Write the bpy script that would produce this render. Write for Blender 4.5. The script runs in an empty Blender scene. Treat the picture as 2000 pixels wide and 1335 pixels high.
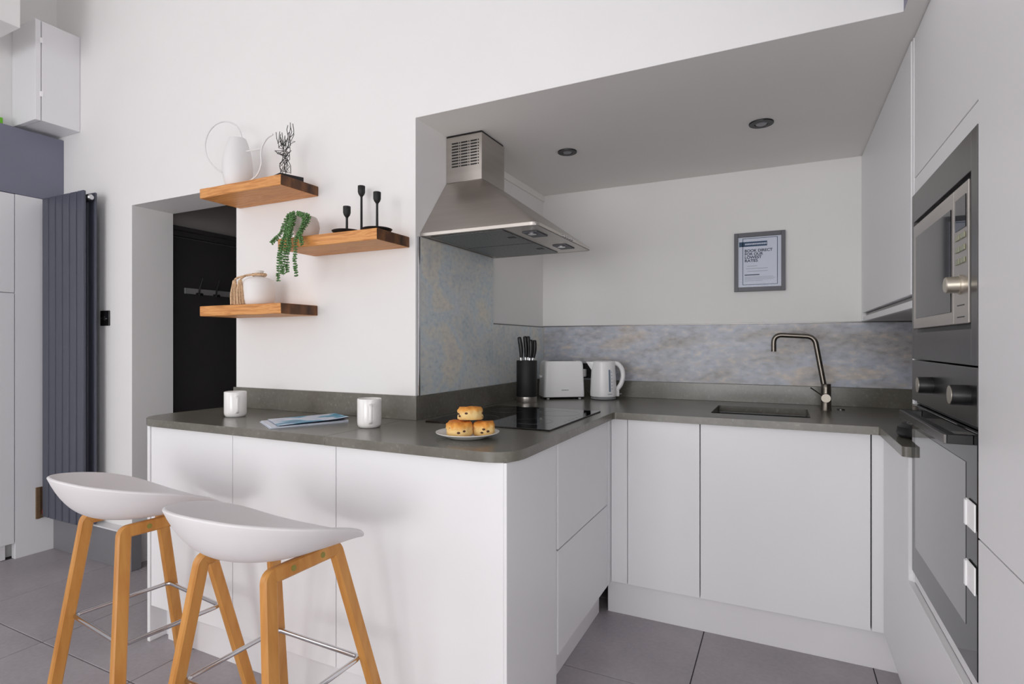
import bpy, bmesh, math, random
from mathutils import Vector, Matrix, noise
random.seed(7)
PI = math.pi
scn = bpy.context.scene
COL = scn.collection

# ------------------------------------------------------------------ camera
FPX, YAW, VH, CH = 1080.0, math.radians(26), 670.5, 1.22
cam = bpy.data.objects.new('camera', bpy.data.cameras.new('camera'))
COL.objects.link(cam)
cam.location = (0, 0, CH); cam.rotation_euler = (PI/2, 0, YAW)
cam.data.sensor_fit = 'HORIZONTAL'; cam.data.sensor_width = 36
cam.data.lens = FPX*36/2000; cam.data.shift_y = (VH-667.5)/2000
cam.data.clip_start = 0.02
scn.camera = cam

# ------------------------------------------------------------------ world, light, exposure
world = bpy.data.worlds.new('world'); scn.world = world; world.use_nodes = True
bgn = world.node_tree.nodes['Background']
bgn.inputs[0].default_value = (0.86, 0.92, 1.0, 1); bgn.inputs[1].default_value = 1.0
def area(name, loc, rot, sx, sy, power, color=(1, 1, 1)):
    l = bpy.data.lights.new(name, 'AREA'); l.shape = 'RECTANGLE'; l.size = sx; l.size_y = sy
    l.energy = power; l.color = color
    o = bpy.data.objects.new(name, l); COL.objects.link(o); o.location = loc; o.rotation_euler = rot
    return o
# daylight through the near left and rear windows, plus two added fill lamps
area('daylight_left', (-3.93, -0.6, 1.95), (0, math.radians(-90), 0), 1.7, 2.0, 20, (1.0, 0.995, 0.99))
area('fill_left_far', (-3.93, -3.5, 1.5), (0, math.radians(-90), 0), 2.2, 3.0, 44, (1.0, 0.995, 0.99))  # added fill lamp, brightens the room from far behind on the left
area('daylight_rear', (-.9, -6.3, 1.3), (math.radians(90), 0, 0), 3.5, 2.5, 158, (1.0, 0.99, 0.985))
area('fill_right', (.93, -1.3, 1.3), (0, math.radians(90), 0), 1.55, 2.5, 30, (1.0, 0.99, 0.98))  # added fill lamp, lifts the surfaces that face right
scn.cycles.diffuse_bounces = 10; scn.cycles.max_bounces = 14
scn.view_settings.view_transform = 'Standard'; scn.view_settings.look = 'None'
scn.view_settings.gamma = 1; scn.view_settings.exposure = -0.03
scn.view_settings.use_curve_mapping = False

# ------------------------------------------------------------------ photo measuring helper (pixel -> point on a plane of the room)
_F = Vector((-math.sin(YAW), math.cos(YAW), 0)); _R = Vector((math.cos(YAW), math.sin(YAW), 0)); _C = Vector((0, 0, CH))
def at(u, v, x=None, y=None, z=None):
    d = _F + _R*((u-1000)/FPX) - Vector((0, 0, 1))*((v-VH)/FPX)
    i, val = (0, x) if x is not None else (1, y) if y is not None else (2, z)
    return _C + d*((val-_C[i])/d[i])

# ------------------------------------------------------------------ materials
def lin(c):
    c = c/255
    return c/12.92 if c <= .04045 else ((c+.055)/1.055)**2.4
def L3(rgb, k=1.0): return tuple(min(1, lin(c)*k) for c in rgb)+(1,)
MATS = {}
def M(name, rgb, rough=.5, metal=0.0, var=.04, scale=6.0, bump=0.0, stretch=(1, 1, 1), coat=0.0, spec=.5, detail=4):
    m = bpy.data.materials.new(name); m.use_nodes = True; nt = m.node_tree; N = nt.nodes; b = N['Principled BSDF']
    tc = N.new('ShaderNodeTexCoord'); mp = N.new('ShaderNodeMapping'); mp.inputs['Scale'].default_value = stretch
    nz = N.new('ShaderNodeTexNoise'); nz.inputs['Scale'].default_value = scale; nz.inputs['Detail'].default_value = detail
    rp = N.new('ShaderNodeValToRGB'); rp.color_ramp.elements[0].position = .3; rp.color_ramp.elements[1].position = .7
    rp.color_ramp.elements[0].color = L3(rgb, 1-var); rp.color_ramp.elements[1].color = L3(rgb, 1+var)
    ln = nt.links.new
    ln(tc.outputs['Object'], mp.inputs[0]); ln(mp.outputs[0], nz.inputs['Vector']); ln(nz.outputs['Fac'], rp.inputs[0]); ln(rp.outputs[0], b.inputs['Base Color'])
    b.inputs['Roughness'].default_value = rough; b.inputs['Metallic'].default_value = metal
    b.inputs['Coat Weight'].default_value = coat; b.inputs['Specular IOR Level'].default_value = spec
    if bump:
        bp = N.new('ShaderNodeBump'); bp.inputs['Strength'].default_value = bump; bp.inputs['Distance'].default_value = .002
        ln(nz.outputs['Fac'], bp.inputs['Height']); ln(bp.outputs[0], b.inputs['Normal'])
    MATS[name] = m; return m
def ramp_mat(name, stops, scale, stretch, rough, bump=.1, detail=10, second=None, metal=0, spec=.5, distortion=0.0):
    """noise driven ramp of true surface colours, a second fine noise mixed in"""
    m = M(name, (128, 128, 128), rough, metal, bump=bump, stretch=stretch, scale=scale, detail=detail, spec=spec)
    nt = m.node_tree; N = nt.nodes; rp = [n for n in N if n.type == 'VALTORGB'][0]; nz = [n for n in N if n.type == 'TEX_NOISE'][0]
    nz.inputs['Distortion'].default_value = distortion
    cr = rp.color_ramp
    while len(cr.elements) < len(stops): cr.elements.new(.5)
    for e, (p, c) in zip(cr.elements, stops): e.position = p; e.color = L3(c)
    if second:
        sc2, str2, stops2, fac = second
        mp2 = N.new('ShaderNodeMapping'); mp2.inputs['Scale'].default_value = str2; mp2.inputs['Location'].default_value = (3.1, 1.7, 5.3)
        n2 = N.new('ShaderNodeTexNoise'); n2.inputs['Scale'].default_value = sc2; n2.inputs['Detail'].default_value = 8
        r2 = N.new('ShaderNodeValToRGB'); c2 = r2.color_ramp
        while len(c2.elements) < len(stops2): c2.elements.new(.5)
        for e, (p, c) in zip(c2.elements, stops2): e.position = p; e.color = L3(c)
        mx = N.new('ShaderNodeMix'); mx.data_type = 'RGBA'; mx.inputs['Factor'].default_value = fac
        tc = [n for n in N if n.type == 'TEX_COORD'][0]; b = N['Principled BSDF']; ln = nt.links.new
        ln(tc.outputs['Object'], mp2.inputs[0]); ln(mp2.outputs[0], n2.inputs['Vector']); ln(n2.outputs['Fac'], r2.inputs[0])
        ln(rp.outputs[0], mx.inputs['A']); ln(r2.outputs[0], mx.inputs['B']); ln(mx.outputs['Result'], b.inputs['Base Color'])
    return m
M('wall', (236, 235, 234), .75, var=.012, scale=2.5, bump=.03)
M('soffit', (238, 236, 233), .8, var=.012, scale=2.5)
M('cabinet', (234, 234, 236), .38, var=.008, scale=3)
M('carcass', (222, 221, 222), .6, var=.02)
M('plinth', (230, 229, 231), .45, var=.01)
M('grey_blue', (122, 123, 140), .6, var=.03, scale=4)
M('grey_skirt', (128, 127, 131), .5, var=.03)
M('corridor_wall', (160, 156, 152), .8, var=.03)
M('black_door', (56, 54, 55), .45, var=.05)
M('radiator', (78, 81, 94), .42, var=.03, scale=5)
M('radiator_dark', (25, 26, 30), .6)
M('black_plastic', (17, 17, 19), .4, var=.1)
M('black_matte', (24, 23, 24), .6, var=.12, scale=30, bump=.1)
M('black_glass', (10, 10, 12), .03, var=.02, spec=.6)
M('oven_glass', (20, 20, 23), .05, var=.02, spec=.35)
M('oven_window', (84, 85, 89), .05, var=.02, spec=.8, coat=.4)
M('print_grey', (92, 92, 96), .2)
M('steel', (196, 190, 184), .32, metal=1, var=.05, scale=3, stretch=(1, 1, 14), bump=.02)
M('steel_dark', (112, 110, 109), .3, metal=1, var=.05, scale=4, stretch=(14, 1, 1))
M('satin', (214, 208, 194), .38, metal=1, var=.03)
M('chrome', (205, 205, 208), .12, metal=1, var=.02)
M('nickel', (118, 112, 105), .3, metal=1, var=.04)
M('filter', (132, 134, 134), .42, metal=.9, var=.35, scale=160)
M('white_ceramic', (240, 239, 237), .18, var=.008, coat=.3)
M('white_matt_ceramic', (232, 230, 228), .55, var=.012, scale=12)
M('white_plastic', (252, 252, 253), .28, var=.006)
M('seat_plastic', (226, 223, 224), .42, var=.01)
M('can_metal', (230, 229, 229), .5, var=.01)
M('beige_pot', (208, 196, 188), .7, var=.04, scale=20)
M('jute', (206, 174, 140), .9, var=.25, scale=120, bump=.3)
M('leaf', (84, 124, 70), .45, var=.5, scale=110)
M('stem', (92, 116, 66), .6)
M('brown_ply', (112, 88, 62), .7, var=.15, scale=20, stretch=(1, 1, 8))
M('red_plastic', (150, 36, 30), .4)
M('green_box', (110, 190, 40), .5, var=.15, scale=60)
M('window_frame', (235, 235, 235), .4)
M('bolt', (140, 132, 60), .5)
M('paper', (214, 220, 234), .6, var=.02)
M('paper_blue', (44, 76, 108), .6)
M('rail_grey', (168, 167, 168), .4, metal=.4)
M('ink', (40, 52, 72), .6)
M('ink_light', (172, 176, 188), .6)
M('frame_grey', (92, 93, 99), .45, var=.03)
M('magazine_white', (215, 222, 234), .35, var=.04, scale=40)
M('magazine_navy', (22, 40, 66), .35)
M('raisin', (74, 40, 30), .5)
M('grout', (78, 75, 78), .9)
M('spot_lens', (120, 120, 126), .15, var=.02)
M('lettering', (150, 152, 156), .5)
M('water_window', (126, 140, 158), .15)
M('button', (150, 152, 128), .35)
M('sink_steel', (84, 86, 84), .32, metal=.9, var=.05)
ramp_mat('worktop', [(.25, (90, 87, 79)), (.45, (104, 101, 92)), (.6, (113, 110, 101)), (.78, (130, 126, 117))], 7, (1, 1, 1), .25, bump=.02, detail=12,
         second=(70, (1, 1, 1), [(.3, (90, 88, 79)), (.62, (108, 105, 96)), (.74, (152, 149, 140))], .38), spec=.65)
ramp_mat('splash', [(.28, (168, 170, 170)), (.40, (186, 200, 206)), (.48, (216, 217, 214)), (.55, (198, 214, 222)), (.63, (232, 224, 208)), (.74, (196, 198, 198))], 2.8, (1, 1, 1.3), .36, bump=.03, detail=15,
         second=(55, (1, .7, 1), [(.30, (168, 170, 168)), (.46, (210, 216, 218)), (.56, (222, 222, 216)), (.70, (248, 240, 222))], .36), distortion=.25)
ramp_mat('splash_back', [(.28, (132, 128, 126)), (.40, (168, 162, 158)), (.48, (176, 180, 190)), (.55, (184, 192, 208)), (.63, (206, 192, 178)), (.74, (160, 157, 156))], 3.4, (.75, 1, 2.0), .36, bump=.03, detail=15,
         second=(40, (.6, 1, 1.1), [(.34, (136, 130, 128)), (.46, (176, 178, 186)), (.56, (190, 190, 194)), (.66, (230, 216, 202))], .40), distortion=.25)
ramp_mat('tile', [(.25, (151, 146, 150)), (.5, (167, 161, 166)), (.75, (182, 177, 180))], 4, (1, 1, 1), .42, bump=.03, detail=10,
         second=(60, (1, 1, 1), [(.3, (156, 150, 154)), (.7, (178, 172, 176))], .4))
ramp_mat('pine', [(.25, (150, 88, 36)), (.42, (206, 138, 72)), (.55, (228, 166, 100)), (.66, (190, 118, 54)), (.8, (216, 150, 84))], 4, (1.1, 16, 16), .5, bump=.2, detail=6,
         second=(5, (1, 2.5, 2.5), [(.3, (140, 78, 32)), (.42, (200, 134, 70)), (.7, (222, 158, 92))], .35), distortion=1.6)
ramp_mat('end_grain', [(.3, (49, 31, 21)), (.5, (92, 59, 36)), (.7, (133, 87, 51))], 14, (1, 1.5, .7), .7, bump=.3, detail=8)
ramp_mat('bamboo', [(.3, (186, 124, 56)), (.5, (198, 138, 68)), (.7, (206, 148, 78))], 5, (8, 8, .7), .42, bump=.04, detail=6)
ramp_mat('magazine_cover', [(.3, (130, 165, 214)), (.42, (222, 230, 244)), (.5, (214, 224, 242)), (.56, (70, 165, 200)), (.66, (14, 112, 158)), (.74, (214, 226, 240))], 8, (1.2, 1, 1), .3, bump=0, detail=3)
def scone_material():
    m = M('scone', (220, 180, 110), .8, var=.2, scale=70, bump=1.0); nt = m.node_tree; N = nt.nodes; ln = nt.links.new
    tc = [n for n in N if n.type == 'TEX_COORD'][0]; rp = [n for n in N if n.type == 'VALTORGB'][0]; nz = [n for n in N if n.type == 'TEX_NOISE'][0]
    sp = N.new('ShaderNodeSeparateXYZ'); ln(tc.outputs['Object'], sp.inputs[0])
    ad = N.new('ShaderNodeMath'); ad.operation = 'MULTIPLY_ADD'; ln(nz.outputs['Fac'], ad.inputs[0]); ad.inputs[1].default_value = .034; ln(sp.outputs['Z'], ad.inputs[2])
    mr = N.new('ShaderNodeMapRange'); ln(ad.outputs[0], mr.inputs[0]); mr.inputs[1].default_value = .008; mr.inputs[2].default_value = .070
    cr = rp.color_ramp
    for p, c in ((.45, (238, 206, 142)), (.68, (226, 158, 70))): cr.elements.new(p).color = L3(c)
    cr.elements[0].position = 0; cr.elements[0].color = L3((228, 186, 110)); cr.elements[-1].position = 1; cr.elements[-1].color = L3((190, 104, 34))
    ln(mr.outputs[0], rp.inputs[0])
scone_material()
def glass_material(name, ior=1.45):
    m = bpy.data.materials.new(name); m.use_nodes = True; nt = m.node_tree; N = nt.nodes; N.remove(N['Principled BSDF'])
    t = N.new('ShaderNodeBsdfTransparent'); g = N.new('ShaderNodeBsdfGlossy'); g.inputs['Roughness'].default_value = .03
    f = N.new('ShaderNodeFresnel'); f.inputs[0].default_value = ior; x = N.new('ShaderNodeMixShader'); ln = nt.links.new
    ln(f.outputs[0], x.inputs[0]); ln(t.outputs[0], x.inputs[1]); ln(g.outputs[0], x.inputs[2]); ln(x.outputs[0], N['Material Output'].inputs[0])
    MATS[name] = m
glass_material('pane'); glass_material('picture_glass', 1.1)

# ------------------------------------------------------------------ mesh helpers
def thing(name, label, cat, loc=(0, 0, 0), rz=0.0, group=None):
    o = bpy.data.objects.new(name, None); COL.objects.link(o); o.empty_display_size = .05
    o.location = loc; o.rotation_euler = (0, 0, rz); o['label'] = label; o['category'] = cat
    if group: o['group'] = group
    return o
def tag(o, label, cat, group=None):
    o['label'] = label; o['category'] = cat
    if group: o['group'] = group
    return o
def obj(name, bm, mat, parent=None, world=True, smooth=None, label=None):
    """one mesh object; vertices are given in world metres unless world=False (already local to the parent)"""
    if world and parent is not None:
        p = parent; off = Vector()
        while p is not None: off += p.location; p = p.parent
        bmesh.ops.translate(bm, vec=-off, verts=bm.verts[:])
    bmesh.ops.recalc_face_normals(bm, faces=bm.faces[:])
    me = bpy.data.meshes.new(name); bm.to_mesh(me); bm.free()
    for k in (mat if isinstance(mat, (list, tuple)) else [mat]): me.materials.append(MATS[k])
    if smooth is not None:
        me.polygons.foreach_set('use_smooth', [True]*len(me.polygons)); me.set_sharp_from_angle(angle=math.radians(smooth))
    o = bpy.data.objects.new(name, me); COL.objects.link(o)
    if parent is not None: o.parent = parent
    if label: o['label'] = label
    return o
def structure(o, label=None):
    o['kind'] = 'structure'
    if label: o['label'] = label
    return o
def bx(bm, x0, x1, y0, y1, z0, z1, bev=0.0, seg=1):
    r = bmesh.ops.create_cube(bm, size=1.0); vs = r['verts']
    for v in vs:
        v.co = Vector((x0 if v.co.x < 0 else x1, y0 if v.co.y < 0 else y1, z0 if v.co.z < 0 else z1))
    if bev:
        es = list({e for v in vs for e in v.link_edges})
        bmesh.ops.bevel(bm, geom=es, offset=bev, segments=seg, profile=.5, affect='EDGES')
    return bm
def box(name, x0, x1, y0, y1, z0, z1, mat, parent=None, bev=.0015, seg=1, world=True, label=None, smooth=None):
    return obj(name, bx(bmesh.new(), x0, x1, y0, y1, z0, z1, bev, seg), mat, parent, world, smooth, label)
def lathe(bm, prof, c=(0, 0, 0), n=40, axis='z', sx=1.0, sy=1.0):
    rings = []
    for r, h in prof:
        if r <= 1e-6: rings.append([bm.verts.new((0, 0, h))])
        else: rings.append([bm.verts.new((r*sx*math.cos(2*PI*i/n), r*sy*math.sin(2*PI*i/n), h)) for i in range(n)])
    vs = [v for g in rings for v in g]
    for a, b in zip(rings, rings[1:]):
        for i in range(n):
            j = (i+1) % n
            if len(a) == 1 and len(b) == 1: continue
            if len(a) == 1: bm.faces.new((a[0], b[i], b[j]))
            elif len(b) == 1: bm.faces.new((a[i], a[j], b[0]))
            else: bm.faces.new((a[i], a[j], b[j], b[i]))
    if len(rings[0]) > 1: bm.faces.new(rings[0][::-1])
    if len(rings[-1]) > 1: bm.faces.new(rings[-1])
    if axis == 'x': R = Matrix.Rotation(PI/2, 3, 'Y')
    elif axis == '-x': R = Matrix.Rotation(-PI/2, 3, 'Y')
    elif axis == '-y': R = Matrix.Rotation(PI/2, 3, 'X')
    elif axis == 'z': R = Matrix.Identity(3)
    else: R = Vector((0, 0, 1)).rotation_difference(Vector(axis)).to_matrix()
    for v in vs: v.co = R @ v.co + Vector(c)
    return bm
def tube(bm, pts, r, n=8, closed=False, radii=None):
    pts = [Vector(p) for p in pts]; m = len(pts); rings = []; nrm = None
    for i, p in enumerate(pts):
        if closed: t = (pts[(i+1) % m]-pts[i-1]).normalized()
        else: t = (pts[min(i+1, m-1)]-pts[max(i-1, 0)]).normalized()
        if nrm is None: nrm = t.orthogonal().normalized()
        else: nrm = (nrm - t*nrm.dot(t)).normalized()
        b = t.cross(nrm); rr = radii[i] if radii else r
        rings.append([bm.verts.new(p+(nrm*math.cos(2*PI*k/n)+b*math.sin(2*PI*k/n))*rr) for k in range(n)])
    for i in range(m if closed else m-1):
        a, b = rings[i], rings[(i+1) % m]
        sh = 0
        if closed and i == m-1: sh = min(range(n), key=lambda s: sum((a[k].co-b[(k+s) % n].co).length for k in range(n)))
        for k in range(n):
            j = (k+1) % n; bm.faces.new((a[k], a[j], b[(j+sh) % n], b[(k+sh) % n]))
    if not closed: bm.faces.new(rings[0][::-1]); bm.faces.new(rings[-1])
    return bm
def spline(pts, n=6):
    pts = [Vector(p) for p in pts]; out = []
    for i in range(len(pts)-1):
        p0, p1, p2, p3 = pts[max(i-1, 0)], pts[i], pts[i+1], pts[min(i+2, len(pts)-1)]
        for k in range(n):
            t = k/n
            out.append(.5*((2*p1)+(p2-p0)*t+(2*p0-5*p1+4*p2-p3)*t*t+(3*p1-p0-3*p2+p3)*t**3))
    return out+[pts[-1]]
def fillet(pts, r, n=5, closed=False):
    """round the corners of a polyline"""
    pts = [Vector(p) for p in pts]; out = []; m = len(pts)
    for i, p in enumerate(pts):
        if not closed and i in (0, m-1): out.append(p); continue
        a, b = pts[i-1], pts[(i+1) % m]; da, db = (a-p).normalized(), (b-p).normalized()
        rr = r[i] if isinstance(r, (list, tuple)) else r
        if rr <= 0: out.append(p); continue
        ang = da.angle(db); t = min(rr/math.tan(ang/2), .49*(a-p).length, .49*(b-p).length)
        for k in range(n+1):
            s = k/n; out.append((p+da*t)*(1-s)**2 + p*2*s*(1-s) + (p+db*t)*s*s)
    return out
def slab(bm, outer, z0, z1, holes=()):
    """extruded polygon with holes"""
    loops = [[(p[0], p[1]) for p in outer]]+[[(p[0], p[1]) for p in h] for h in holes]
    for z in (z0, z1):
        es = []
        for lp in loops:
            vs = [bm.verts.new((x, y, z)) for x, y in lp]
            es += [bm.edges.new((vs[i], vs[(i+1) % len(vs)])) for i in range(len(vs))]
        bmesh.ops.triangle_fill(bm, use_beauty=True, use_dissolve=False, edges=es)
    for lp in loops:
        n = len(lp); a = [bm.verts.new((x, y, z0)) for x, y in lp]; b = [bm.verts.new((x, y, z1)) for x, y in lp]
        for i in range(n): j = (i+1) % n; bm.faces.new((a[i], a[j], b[j], b[i]))
    bmesh.ops.remove_doubles(bm, verts=bm.verts[:], dist=1e-6)
    return bm
def bar(bm, path, nrm, w, t, bev=.004):
    """rectangular section swept along a path; w lies in the plane of the path, t along nrm"""
    pts = [Vector(p) for p in path]; nrm = Vector(nrm).normalized(); rings = []; m = len(pts); c = bev
    prof = [(w/2-c, t/2), (w/2, t/2-c), (w/2, -t/2+c), (w/2-c, -t/2), (-w/2+c, -t/2), (-w/2, -t/2+c), (-w/2, t/2-c), (-w/2+c, t/2)]
    for i, p in enumerate(pts):
        d0 = (pts[i]-pts[i-1]).normalized() if i else None; d1 = (pts[i+1]-pts[i]).normalized() if i < m-1 else None
        t_ = ((d0 or d1)+(d1 or d0)).normalized(); s = t_.cross(nrm).normalized()
        k = 1/max(.5, t_.dot(d1 or d0))
        rings.append([bm.verts.new(p+s*a*k+nrm*b) for a, b in prof])
    for a, b in zip(rings, rings[1:]):
        for i in range(8): j = (i+1) % 8; bm.faces.new((a[i], a[j], b[j], b[i]))
    bm.faces.new(rings[0][::-1]); bm.faces.new(rings[-1])
    return bm
def text_mesh(body, size, extrude=.0004, align='LEFT', bold=0.0):
    cu = bpy.data.curves.new('lettering', 'FONT'); cu.body = body; cu.size = size; cu.extrude = extrude; cu.align_x = align; cu.offset = bold
    o = bpy.data.objects.new('lettering', cu); COL.objects.link(o)
    me = bpy.data.meshes.new_from_object(o.evaluated_get(bpy.context.evaluated_depsgraph_get()))
    COL.objects.unlink(o); bpy.data.objects.remove(o); bm = bmesh.new(); bm.from_mesh(me); bpy.data.meshes.remove(me)
    return bm
def dup(root, loc, rz=0.0, **props):
    r = root.copy(); COL.objects.link(r); r.location = loc; r.rotation_euler = (0, 0, rz)
    for k, v in props.items(): r[k] = v
    for ch in list(root.children):
        c = ch.copy(); COL.objects.link(c); c.parent = r
        for g in list(ch.children):
            d = g.copy(); COL.objects.link(d); d.parent = c
    return r

# ------------------------------------------------------------------ measured levels of the room
YW, YB = 1.817, 3.13           # shelf wall face, back wall of the kitchen recess
XL, XT = -1.315, .35           # left wall of the recess, face of the tall units
ZT, ZB = .915, .885            # worktop top / underside
ZS = 2.122                     # soffit over the kitchen
ZC = 4.0                       # room ceiling
XLW = -3.98                    # left room wall
XRW = .97                      # right room wall
YR = -6.4                      # wall behind the camera
DX0, DX1, DZ = -3.211, -2.367, 1.980   # doorway

# ------------------------------------------------------------------ structure
floor = structure(box('floor', XLW-.1, XRW+.1, YR-.1, 4.6, -.12, -.006, 'grout', bev=0))
PT = .606
ix = [-.296+PT*k for k in range(-8, 4)]
tile_me = {}
for k, x0 in enumerate(ix):
    ph = 1.977 if x0 > -1.4 else 1.19
    y = ph - PT*14
    while y < 4.5:
        xa, xb, ya, yb = max(x0, XLW), min(x0+PT, XRW), max(y, YR), min(y+PT, 4.55)
        if xb-xa > .05 and yb-ya > .05:
            key = (round(xb-xa, 3), round(yb-ya, 3))
            if key not in tile_me:
                t = box('tile', .002, key[0]-.002, .002, key[1]-.002, -.012, 0, 'tile', bev=.0012, world=False)
                tile_me[key] = t.data
            else:
                t = bpy.data.objects.new('tile', tile_me[key]); COL.objects.link(t)
            t.parent = floor; t.location = (xa, ya, 0)
        y += PT
# shelf wall with the doorway, running on above the kitchen opening
bm = bmesh.new(); YWB = 2.045
bx(bm, XLW-.12, DX0, YW, YWB, 0, ZC); bx(bm, DX0, DX1, YW, YWB, DZ, ZC)
bx(bm, DX1, XL, YW, YWB, 0, ZC); bx(bm, XL, .298, YW, YWB, ZS, ZC)
structure(obj('wall_front', bm, 'wall'))
structure(box('wall_recess', XL-.18, XL, YWB, YB+.12, 0, ZC, 'wall', bev=0))
structure(box('wall_back', XL, XRW+.1, YB, YB+.12, 0, ZC, 'wall', bev=0))
bm = bmesh.new()   # right wall, with an unseen opening added for the fill lamp there
bx(bm, XRW, XRW+.12, YR, -2.6, 0, ZC); bx(bm, XRW, XRW+.12, 0, YB, 0, ZC); bx(bm, XRW, XRW+.12, -2.6, 0, 0, .5); bx(bm, XRW, XRW+.12, -2.6, 0, 2.1, ZC)
structure(obj('wall_right', bm, 'wall'))
w = structure(box('added_window_4', XRW+.04, XRW+.09, -2.6, 0, .5, .55, 'window_frame'))  # unseen window, added to go with the right-hand fill lamp
for a in ((-2.6, -2.55, .55, 2.1), (-.05, 0, .55, 2.1), (-1.33, -1.27, .55, 2.05), (-2.55, -.05, 2.05, 2.1)): box('window_frame', XRW+.04, XRW+.09, *a, 'window_frame', w)
box('window_pane', XRW+.06, XRW+.068, -2.55, -.05, .55, 2.05, 'pane', w, bev=0)
bm = bmesh.new()   # left wall with a window, and a farther opening added for fill light
W0, W1, WZ0, WZ1 = -1.6, .4, 1.1, 2.8
bx(bm, XLW-.12, XLW, YR, -5.0, 0, ZC); bx(bm, XLW-.12, XLW, -2.0, W0, 0, ZC); bx(bm, XLW-.12, XLW, -5.0, -2.0, 0, .4); bx(bm, XLW-.12, XLW, -5.0, -2.0, 2.6, ZC); bx(bm, XLW-.12, XLW, W1, YW, 0, ZC); bx(bm, XLW-.12, XLW, W0, W1, 0, WZ0); bx(bm, XLW-.12, XLW, W0, W1, WZ1, ZC)
structure(obj('wall_left', bm, 'wall'))
bm = bmesh.new()   # wall behind the camera with glazed doors
G0, G1, GZ1 = -2.7, .9, 2.75
bx(bm, XLW-.12, G0, YR-.12, YR, 0, ZC); bx(bm, G1, XRW+.12, YR-.12, YR, 0, ZC); bx(bm, G0, G1, YR-.12, YR, GZ1, ZC)
structure(obj('wall_rear', bm, 'wall'))
w = structure(box('window_1', XLW-.09, XLW-.04, W0, W1, WZ0, WZ0+.05, 'window_frame'))
for a in ((W0, W0+.05, WZ0+.05, WZ1), (W1-.05, W1, WZ0+.05, WZ1), ((W0+W1)/2-.03, (W0+W1)/2+.03, WZ0+.05, WZ1-.05), (W0+.05, W1-.05, WZ1-.05, WZ1)):
    box('window_frame', XLW-.09, XLW-.04, *a, 'window_frame', w)
box('window_pane', XLW-.07, XLW-.062, W0+.05, W1-.05, WZ0+.05, WZ1-.05, 'pane', w, bev=0)
w = structure(box('added_window_5', XLW-.09, XLW-.04, -5.0, -2.0, .4, .45, 'window_frame'))  # made-up window out of view, put in for the far left fill
for a in ((-5.0, -4.95, .45, 2.6), (-2.05, -2.0, .45, 2.6), (-3.53, -3.47, .45, 2.55), (-4.95, -2.05, 2.55, 2.6)): box('window_frame', XLW-.09, XLW-.04, *a, 'window_frame', w)
box('window_pane', XLW-.07, XLW-.062, -4.95, -2.05, .45, 2.55, 'pane', w, bev=0)
w = structure(box('window_2', G0, G1, YR-.09, YR-.04, 0, .05, 'window_frame'))
for k in range(4):
    xa = G0+(G1-G0-.06)*k/3
    box('window_frame', xa, xa+.06, YR-.09, YR-.04, .05, GZ1, 'window_frame', w)
box('window_pane', G0+.06, G1-.06, YR-.07, YR-.062, .05, GZ1, 'pane', w, bev=0)
structure(box('ceiling', XLW-.1, XRW+.1, YR-.1, YB+.12, ZC, ZC+.1, 'soffit', bev=0))
bm = bmesh.new(); bx(bm, XL, .298, YWB, YB, ZS, ZS+.2); bx(bm, XL, .298, YW+.001, YWB, ZS-.0005, ZS+.1)
structure(obj('ceiling_recess', bm, 'soffit'))
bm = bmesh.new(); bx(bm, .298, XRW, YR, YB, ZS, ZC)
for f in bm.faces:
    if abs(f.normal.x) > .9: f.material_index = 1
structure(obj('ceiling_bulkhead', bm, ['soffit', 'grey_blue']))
structure(box('trim_1', XL, XL+.012, 2.252, YB, ZS-.036, ZS, 'soffit', bev=.002))
# band and ledge above the left cabinets
structure(box('wall_band', XLW, -3.90, -.2, YW, 2.068, 2.445, 'grey_blue', bev=.002))
structure(box('trim_2', -3.90, -3.125, 1.763, YW, 0, .198, 'grey_skirt', bev=.002))
structure(box('trim_3', -3.90, -3.123, 1.758, YW, .198, .206, 'plinth', bev=.001))
p = at(40, 55, y=1.45)
structure(box('trim_4', XLW, p.x, .6, 1.45, p.z, ZC, 'wall', bev=.003))
# corridor beyond the doorway
XC = -3.30
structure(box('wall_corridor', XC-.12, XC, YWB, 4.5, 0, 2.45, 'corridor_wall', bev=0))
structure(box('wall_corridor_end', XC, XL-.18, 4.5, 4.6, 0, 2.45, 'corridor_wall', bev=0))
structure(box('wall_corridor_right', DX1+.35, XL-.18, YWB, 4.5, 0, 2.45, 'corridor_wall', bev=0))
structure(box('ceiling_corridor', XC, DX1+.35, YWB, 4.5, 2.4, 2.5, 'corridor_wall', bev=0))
d1 = structure(box('door_1', XC, XC+.022, YWB+.005, 2.98, 0, 1.862, 'black_door', bev=.002))
box('door_frame', XC, XC+.04, YWB+.005, 3.06, 1.868, 1.90, 'black_door', d1); box('door_frame', XC, XC+.052, YWB+.005, 3.06, 1.90, 1.925, 'black_door', d1)
box('door_frame', XC, XC+.04, 2.985, 3.06, 0, 1.868, 'black_door', d1)
cr = thing('coat_rack', 'grey coat rail with slanting hooks on the black corridor door', 'coat rack', (XC+.022, 2.35, 1.54))
box('rail', XC+.022, XC+.032, 2.155, 2.62, 1.525, 1.560, 'rail_grey', cr)
for y in (2.23, 2.345, 2.46, 2.575):
    bm = bmesh.new(); tube(bm, fillet([(XC+.03, y, 1.53), (XC+.055, y, 1.528), (XC+.06, y, 1.56), (XC+.075, y+.01, 1.625)], .01), .0055, 8)
    lathe(bm, [(0, -.004), (.009, -.004), (.009, .006), (0, .006)], (XC+.058, y+.014, 1.524), 10, axis='x')
    obj('hook', bm, 'black_plastic', cr, smooth=40)

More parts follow.
